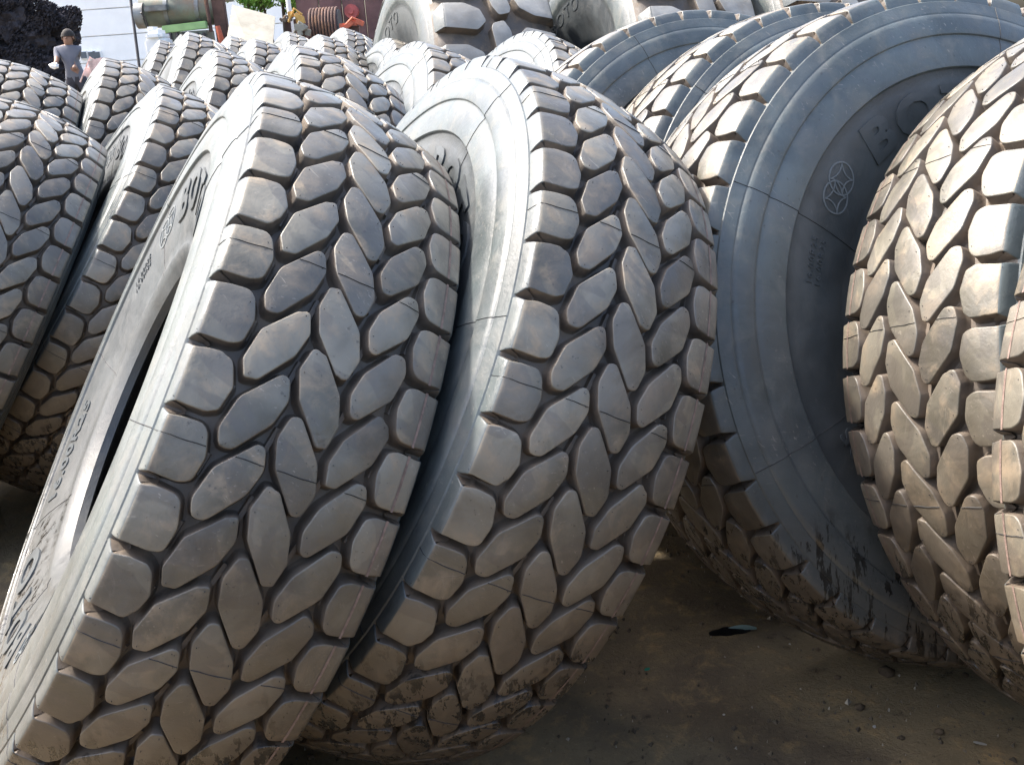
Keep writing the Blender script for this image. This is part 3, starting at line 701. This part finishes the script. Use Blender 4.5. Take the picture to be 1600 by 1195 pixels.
# person by the bush
def person():
    s = 17.0; base = at(118, 170, s); gx, gy = base.x, s; g = gz(gx, gy)
    root = thing("person", "person in a grey shirt and dark trousers bending beside the dark bush", "person", (gx, gy, g))
    J = {}; V = [];
    def P(u, v, dy=0): q = at(u, v, s + dy); return Vector((q.x - gx, q.y - gy, q.z - g))
    hip = P(119, 121); hip.z = max(hip.z, .95); head = P(107, 62)
    k = hip.z / .95
    pel = hip; sp = P(113, 100); ch = P(106, 80); nk = P(106, 71)
    lh, rh = pel + Vector((-.09, 0, -.04)), pel + Vector((.09, 0, -.04))
    verts = [pel, sp, ch, nk, head + Vector((0, 0, -.02)), head + Vector((0, 0, .09)),
             ch + Vector((-.17, 0, .02)), P(89, 88, -.1), P(88, 97, -.28), P(86, 101, -.36), ch + Vector((.17, .02, .02)), P(120, 92, .12), P(117, 104, -.1), P(116, 108, -.18),
             lh, lh + Vector((-.03, -.06, -.43 * k)), Vector((lh.x - .02, .02, .07)), Vector((lh.x - .02, -.14, .03)), rh, rh + Vector((.05, -.02, -.43 * k)), Vector((rh.x + .06, .06, .07)), Vector((rh.x + .07, -.1, .03))]
    edges = [(0, 1), (1, 2), (2, 3), (3, 4), (4, 5), (2, 6), (6, 7), (7, 8), (8, 9), (2, 10), (10, 11), (11, 12), (12, 13), (0, 14), (14, 15), (15, 16), (16, 17), (0, 18), (18, 19), (19, 20), (20, 21)]
    rad = [.135, .125, .15, .055, .085, .075, .065, .045, .034, .035, .065, .045, .034, .035, .10, .062, .045, .035, .10, .062, .045, .035]
    me = bpy.data.meshes.new("body"); me.from_pydata([tuple(v) for v in verts], edges, []); o = bpy.data.objects.new("body", me); COL.objects.link(o)
    md = o.modifiers.new("s", 'SKIN'); sk = me.skin_vertices[0].data if me.skin_vertices else None
    if sk is None:
        bm = bmesh.new(); bm.from_mesh(me); bm.verts.layers.skin.verify(); bm.to_mesh(me); bm.free(); sk = me.skin_vertices[0].data
    for i, r in enumerate(rad): sk[i].radius = (r, r * (.72 if i in (0, 1, 2) else 1)); sk[i].use_root = i == 0
    o.modifiers.new("u", 'SUBSURF').levels = 2
    dg = bpy.context.evaluated_depsgraph_get(); dg.update(); m2 = bpy.data.meshes.new_from_object(o.evaluated_get(dg)); bpy.data.objects.remove(o)
    mats = [simple("grey_shirt", (.12, .125, .15), .9, var=.1), simple("dark_trousers", (.035, .035, .045), .9, var=.2), simple("skin", (.22, .12, .08), .6, var=.1)]
    m2.materials.clear()
    for m in mats: m2.materials.append(m)
    for p in m2.polygons:
        c = p.center
        arm = (c - verts[8]).length < .13 or (c - verts[9]).length < .12 or (c - verts[13]).length < .10
        p.material_index = 2 if (c.z > nk.z + .0 or arm) else (1 if c.z < pel.z - .01 else 0); p.use_smooth = True
    link("body", m2, root)
    bm = bmesh.new(); bmesh.ops.create_uvsphere(bm, u_segments=16, v_segments=10, radius=.105)
    for v in list(bm.verts):
        v.co.z *= 1.1
        v.co += Vector((noise.noise(v.co * 9), noise.noise(v.co * 9 + Vector((3, 0, 0))), 0)) * .02
    bmesh.ops.delete(bm, geom=[v for v in bm.verts if v.co.z < .0 and v.co.y < -.05], context='VERTS')
    h = link("hair", finish(bm, "hair", (simple("dark_hair", (.02, .016, .014), .8),)), root); h.location = head + Vector((0, .015, .045))
    for dx in (-1, 1):
        bm = bmesh.new(); bmesh.ops.create_uvsphere(bm, u_segments=10, v_segments=8, radius=.03); h_ = link("ear", finish(bm, "ear", (mats[2],)), root); h_.scale = (.4, .8, 1); h_.location = head + Vector((dx * .085, -.01, .02))
    bm = bmesh.new(); bmesh.ops.create_cone(bm, segments=8, radius1=.018, radius2=.006, depth=.04, cap_ends=True); n_ = link("nose", finish(bm, "nose", (mats[2],)), root); n_.rotation_euler = (PI / 2, 0, 0); n_.location = head + Vector((0, -.095, .02))
    # pale rag in the hand
    bm = bmesh.new(); bmesh.ops.create_icosphere(bm, subdivisions=3, radius=.07)
    for v in bm.verts: v.co *= 1 + .5 * noise.noise(v.co * 22); v.co.z *= .6
    r = tag(link("rag", finish(bm, "rag", (simple("white_cloth", (.8, .8, .8), .9, var=.05),))), "crumpled white rag held by the person in the grey shirt", "rag"); r.location = root.location + verts[9] + Vector((0, -.03, -.02))
person()
# foliage masses
def leafy(name, label, cat, centres, nleaf, leaf, mat, stem_mat, seed, group=None, core=False):
    rr = random.Random(seed); c0 = Vector(centres[0][0]); g = gz(c0.x, c0.y); root = thing(name, label, cat, (c0.x, c0.y, g), group); bm = bmesh.new()
    tot = sum(c[1][0] * c[1][2] for c in centres)
    for c, rad in centres:
        for _ in range(int(nleaf * rad[0] * rad[2] / tot)):
            d = Vector((rr.gauss(0, 1), rr.gauss(0, 1), rr.gauss(0, 1))).normalized() * (rr.random() ** .18)
            p = Vector(c) + Vector((d.x * rad[0], d.y * rad[1], d.z * rad[2])); p *= 1
            p += Vector((noise.noise(p * 2.3), noise.noise(p * 2.3 + Vector((9, 0, 0))), noise.noise(p * 2.3 + Vector((0, 9, 0))))) * .22
            if p.z < gz(p.x, p.y): continue
            if noise.noise(p * 3.1) < -.32: continue
            q = Vector((rr.gauss(0, 1), rr.gauss(0, 1), rr.gauss(0, .7))).normalized(); a = q.orthogonal().normalized(); b = q.cross(a); l = leaf * rr.uniform(.6, 1.4)
            f = bm.faces.new([bm.verts.new(p + a * l), bm.verts.new(p + b * l * .4), bm.verts.new(p - a * l), bm.verts.new(p - b * l * .4)])
    for v in bm.verts: v.co -= root.location
    link("foliage", finish(bm, "foliage", (mat,), smooth=False), root)
    if core:
        bm = bmesh.new()
        for c, rad in centres:
            g_ = bmesh.ops.create_icosphere(bm, subdivisions=4, radius=1)
            for v in g_['verts']:
                d = v.co.normalized(); v.co = Vector((d.x * rad[0], d.y * rad[1], d.z * rad[2])) * (.76 + .24 * noise.noise(d * 3 + Vector(c)) + .12 * noise.noise(d * 11 + Vector(c))) + Vector(c) - root.location
        link("inner_foliage", finish(bm, "inner_foliage", (mat,), smooth=False), root)
    bm = bmesh.new()
    for c, rad in centres:
        for _ in range(3):
            x, y = c[0] + rr.uniform(-.3, .3) * rad[0], c[1] + rr.uniform(-.2, .2) * rad[1]
            tube(bm, [Vector((x, y, gz(x, y) - .05)) - root.location, Vector((x + rr.uniform(-.1, .1), y, (c[2] + gz(x, y)) / 2)) - root.location, Vector((c[0], c[1], c[2] + rad[2] * .5)) - root.location], [.04, .03, .012], 6)
    link("trunk", finish(bm, "trunk", (stem_mat,)), root)
M_BUSHD = simple("dark_leaves", (.045, .042, .047), 1, var=.25, scale=3, bump=0, spec=0); M_BARK = simple("bark", (.06, .045, .035), .9)
M_BUSHG = simple("fresh_green_leaves", (.13, .26, .05), .6, var=.5, scale=3, bump=0, spec=.3)
cs = []
for u, v, r in ((10, 30, 1.0), (55, 62, .72), (92, 42, .50), (70, 34, .5), (104, 60, .36), (30, 100, .8), (75, 110, .62), (100, 92, .30), (-60, 20, 1.5), (-30, 90, 1.3), (60, 140, .7), (10, 150, .9), (-150, 40, 1.7)):
    q = at(u, v, 19.4); cs.append(((q.x, q.y + .1 * (u % 3), q.z), (r * .62, r * .5, r * .62)))
leafy("dark_bush", "large dark shaggy bush behind the person at the top left", "bush", cs, 120000, .034, M_BUSHD, M_BARK, 5, core=True)
cs = []
for u, v, r in ((405, -8, .55), (440, -14, .6), (470, -20, .7), (380, -30, .8), (500, -35, .8), (1200, -22, .8), ):
    if u < 1000: q = at(u, v, 16.5); cs.append(((q.x, q.y, q.z), (r * .75, .5, r * .45)))
leafy("green_shrub", "fresh green shrub above the leaning beige board", "shrub", cs, 9000, .04, M_BUSHG, M_BARK, 8)
q = at(1215, -16, 14); leafy("green_shrub", "dark green shrub tip above the right-hand row of tyres", "shrub", [((q.x, q.y, q.z - .1), (.5, .4, .35)), ((q.x + .5, q.y, q.z - .2), (.6, .4, .4)), ((q.x, q.y, q.z - .9), (.7, .5, .6)), ((q.x + .6, q.y, q.z - 1.3), (.8, .5, .6))], 9000, .035, simple("deep_green_leaves", (.05, .10, .035), .7, var=.5, scale=3, bump=0), M_BARK, 12)
# green machine
Yg = 11.2; c = at(290, 40, Yg); g = gz(c.x, Yg)
mc = thing("green_machine", "old green machine with a horizontal tank, bright green bar and dark end wheel", "machine", (c.x, Yg, g))
def seg(u0, v0, u1, v1, r, y=Yg, n=24):
    return lambda b: tube(b, [at(u0, v0, y), at(u1, v1, y)], r, n)
def plate(u0, v0, u1, v1, th, y=Yg, bev=.006, ang=0):
    def f(b):
        um, vm = (u0 + u1) / 2, (v0 + v1) / 2; a, d = at(u0, vm, y), at(u1, vm, y); m = at(um, vm, y); za, zd = at(um, v0, y).z, at(um, v1, y).z
        box(b, Vector((m.x, y, (za + zd) / 2)), (abs(d.x - a.x), th, abs(za - zd)), rot=Matrix.Rotation(ang, 3, 'Y'), bev=bev)
    return f
part(mc, "tank", seg(224, 20, 345, 14, .155, Yg + .1), (M_OLIVE,))
part(mc, "tank_band", seg(262, 18, 268, 17.7, .163, Yg + .1), (M_IRON,)); part(mc, "tank_band", seg(310, 15.8, 316, 15.5, .163, Yg + .1), (M_IRON,))
wc = at(222, 25, Yg)
part(mc, "end_wheel", lambda b: (tube(b, [wc + Vector((-.05, 0, 0)), wc + Vector((.04, 0, 0))], .125, 28), tube(b, [wc + Vector((-.075, 0, 0)), wc + Vector((.06, 0, 0))], .045, 16)), (M_IRON,))
part(mc, "cover_plate", plate(227, 9, 262, 18, .10, Yg - .10), (M_IRON,))
part(mc, "green_bar", plate(254, 37, 324, 49, .07, Yg - .14, ang=-.045), (M_LIME,))
part(mc, "ribbed_box", plate(256, 50, 335, 130, .30, Yg), (M_OLIVE,))
for i in range(7): part(mc, "rib", plate(259 + i * 10.5, 51, 263 + i * 10.5, 128, .03, Yg - .165, bev=.003), (M_DARK,))
part(mc, "frame_rail", plate(240, 128, 360, 150, .5, Yg), (M_DARK,))
part(mc, "upper_housing", plate(262, -70, 352, 5, .5, Yg + .25), (M_OLIVE,)); part(mc, "upright", plate(337, -60, 356, 140, .09, Yg - .02), (M_RUST,))
part(mc, "diagonal_brace", lambda b: tube(b, [at(318, -20, Yg - .1), at(330, 50, Yg - .1)], .02, 8), (M_RUST,))
part(mc, "orange_lever", lambda b: tube(b, [at(340, 41, Yg - .2), at(346, 63, Yg - .2), at(349, 90, Yg - .15)], [.022, .03, .02], 10), (M_ORANGE,))
for u in (262, 338):
    f = at(u, 140, Yg); part(mc, "leg", lambda b: box(b, (f.x, Yg, (f.z + g) / 2 - .05), (.10, .3, max(.2, f.z - g + .1))), (M_DARK,))
# leaning board
bmq = bmesh.new(); Q = [at(363, 8, 10.75), at(430, 26, 10.7), at(427, 62, 10.35), at(354, 62, 10.3)]
d1 = (Q[3] - Q[0]); d2 = (Q[2] - Q[1]); ext = 2.9
low = [Q[2] + d2.normalized() * .95, Q[3] + d1.normalized() * .95]
loop = [Q[0], Q[1], low[0], low[1]]; cgz = min(low[0].z, low[1].z); nrm = (Q[1] - Q[0]).cross(Q[3] - Q[0]).normalized() * .02
loc = (low[0] + low[1]) / 2
va = [bmq.verts.new(p - loc) for p in loop]; vb = [bmq.verts.new(p - loc + nrm) for p in loop]; bmq.faces.new(va); bmq.faces.new(vb[::-1])
for i in range(4): bmq.faces.new((va[i], va[(i + 1) % 4], vb[(i + 1) % 4], vb[i]))
bo = tag(link("board", finish(bmq, "board", (M_BEIGE,), smooth=False)), "pale beige board with a slanting top edge leaning by the green machine", "board"); bo.location = loc
# white post
f = at(455, 40, 13); gp = gz(f.x, 13); tp = at(454, -60, 13)
bm = bmesh.new(); tube(bm, [Vector((0, 0, -.1)), Vector((0, 0, tp.z - gp))], .028, 10); po = tag(link("white_post", finish(bm, "white_post", (M_WHITE,))), "white upright post between the green shrub and the rusty scrap", "post"); po.location = (f.x, 13, gp)
# rusty truck body / scrap
Yr = 12.0; c = at(530, 30, Yr); g = gz(c.x, Yr)
tr = thing("rusty_trailer", "maroon rusty trailer side with a red hub, behind the farthest tyres", "trailer", (c.x, Yr, g))
for i in range(4):
    part(tr, "side_panel", plate(462 + i * 36, -60, 497 + i * 36, 62, .05, Yr + .35, bev=.008), (M_MAROON,))
part(tr, "top_rail", plate(460, -72, 606, -61, .12, Yr + .33), (M_RUST,)); part(tr, "bottom_rail", plate(460, 63, 606, 76, .16, Yr + .33), (M_RUST,))
hb = at(545, 17, Yr); part(tr, "hub", lambda b: (tube(b, [hb + Vector((0, .33, 0)), hb + Vector((0, .20, 0))], .075, 20), tube(b, [hb + Vector((0, .20, 0)), hb + Vector((0, .15, 0))], .03, 12)), (M_RED,))
for u in (480, 590):
    f = at(u, 76, Yr); part(tr, "leg", lambda b: box(b, (f.x, Yr + .33, (f.z + g) / 2), (.09, .09, f.z - g + .1)), (M_RUST,))
# dark drum with coiled wire
dc = at(512, 40, 11.2); g = gz(dc.x, 11.2)
dr = thing("wire_drum", "dark rusty drum wound with wire below the maroon trailer", "drum", (dc.x, 11.2, g))
part(dr, "barrel", lambda b: tube(b, [dc + Vector((-.17, 0, -.05)), dc + Vector((.13, 0, -.05))], .20, 28), (M_DARK,))
for i in range(9): part(dr, "wire_coil", lambda b: tube(b, [dc + Vector((-.15 + .032 * i, .215 * math.cos(t_ * PI / 14), -.05 + .215 * math.sin(t_ * PI / 14))) for t_ in range(29)], .012, 6), (M_RUST,))
part(dr, "stand", lambda b: (box(b, Vector((dc.x - .02, 11.2, (dc.z + g) / 2 - .2)), (.26, .2, dc.z - g - .3))), (M_DARK,))
# scrap pieces
def lump(name, label, cat, u, v, y, sz, mat, seed):
    p = at(u, v, y); bm = bmesh.new(); rr = random.Random(seed)
    for i in range(4): box(bm, (rr.uniform(-.5, .5) * sz[0], rr.uniform(-.3, .3) * sz[1], rr.uniform(-.35, .35) * sz[2]), (sz[0] * rr.uniform(.35, .7), sz[1] * .6, sz[2] * rr.uniform(.3, .6)), rot=Matrix.Rotation(rr.uniform(-.6, .6), 3, 'Y'), bev=.004)
    tube(bm, [(-sz[0] * .6, 0, -sz[2] * .4), (0, -.03, sz[2] * .6), (sz[0] * .5, 0, sz[2] * .1)], .012, 6)
    gq = gz(p.x, y)
    box(bm, (0, .04, (gq - p.z) / 2 - sz[2] * .2), (sz[0] * .5, sz[1] * .5, p.z - gq), mi=1)
    o = tag(link(name, finish(bm, name, (mat, M_RUST), angle=30)), label, cat, "scrap machine parts behind the tyres"); o.location = p
lump("scrap_casting", "orange-brown broken machine casting right of the beige board", "scrap", 462, 26, 10.9, (.13, .1, .12), M_YEL, 1)
lump("scrap_casting", "pale grey box-like casting beside the dark wire drum", "scrap", 470, 46, 10.6, (.13, .12, .11), M_BEIGE, 2)
lump("scrap_casting", "orange and yellow scrap piece under the red hub", "scrap", 552, 38, 11.0, (.2, .1, .10), M_ORANGE, 3)
lump("scrap_casting", "small grey-green scrap piece right of the board's top corner", "scrap", 448, 30, 11.3, (.10, .1, .05), M_OLIVE, 4)
lump("scrap_heap", "pale pinkish scrap heap below the windows of the white building", "scrap", 146, 112, 15.2, (.35, .3, .32), simple("pink_white_scrap", (.55, .40, .37), .8, var=.5, scale=6), 6)
# white bundle
p = at(246, 60, 10.6); bm = bmesh.new()
box(bm, (0, 0, .02), (.17, .3, .10), bev=.035); box(bm, (-.03, 0, .08), (.09, .2, .05), bev=.02); gq = gz(p.x, 10.6); box(bm, (0, .02, (gq - p.z) / 2 - .0), (.2, .28, p.z - gq), mi=0, bev=.02)
o = tag(link("white_sack", finish(bm, "white_sack", (simple("white_sackcloth", (.8, .8, .78), .9, var=.06),), angle=60)), "white bundle standing left of the green machine's ribbed box", "sack"); o.location = p
# render settings
sc.render.engine = 'CYCLES'; sc.cycles.max_bounces = 6; sc.cycles.diffuse_bounces = 3; sc.cycles.glossy_bounces = 3; sc.cycles.transmission_bounces = 2
sc.cycles.use_denoising = True
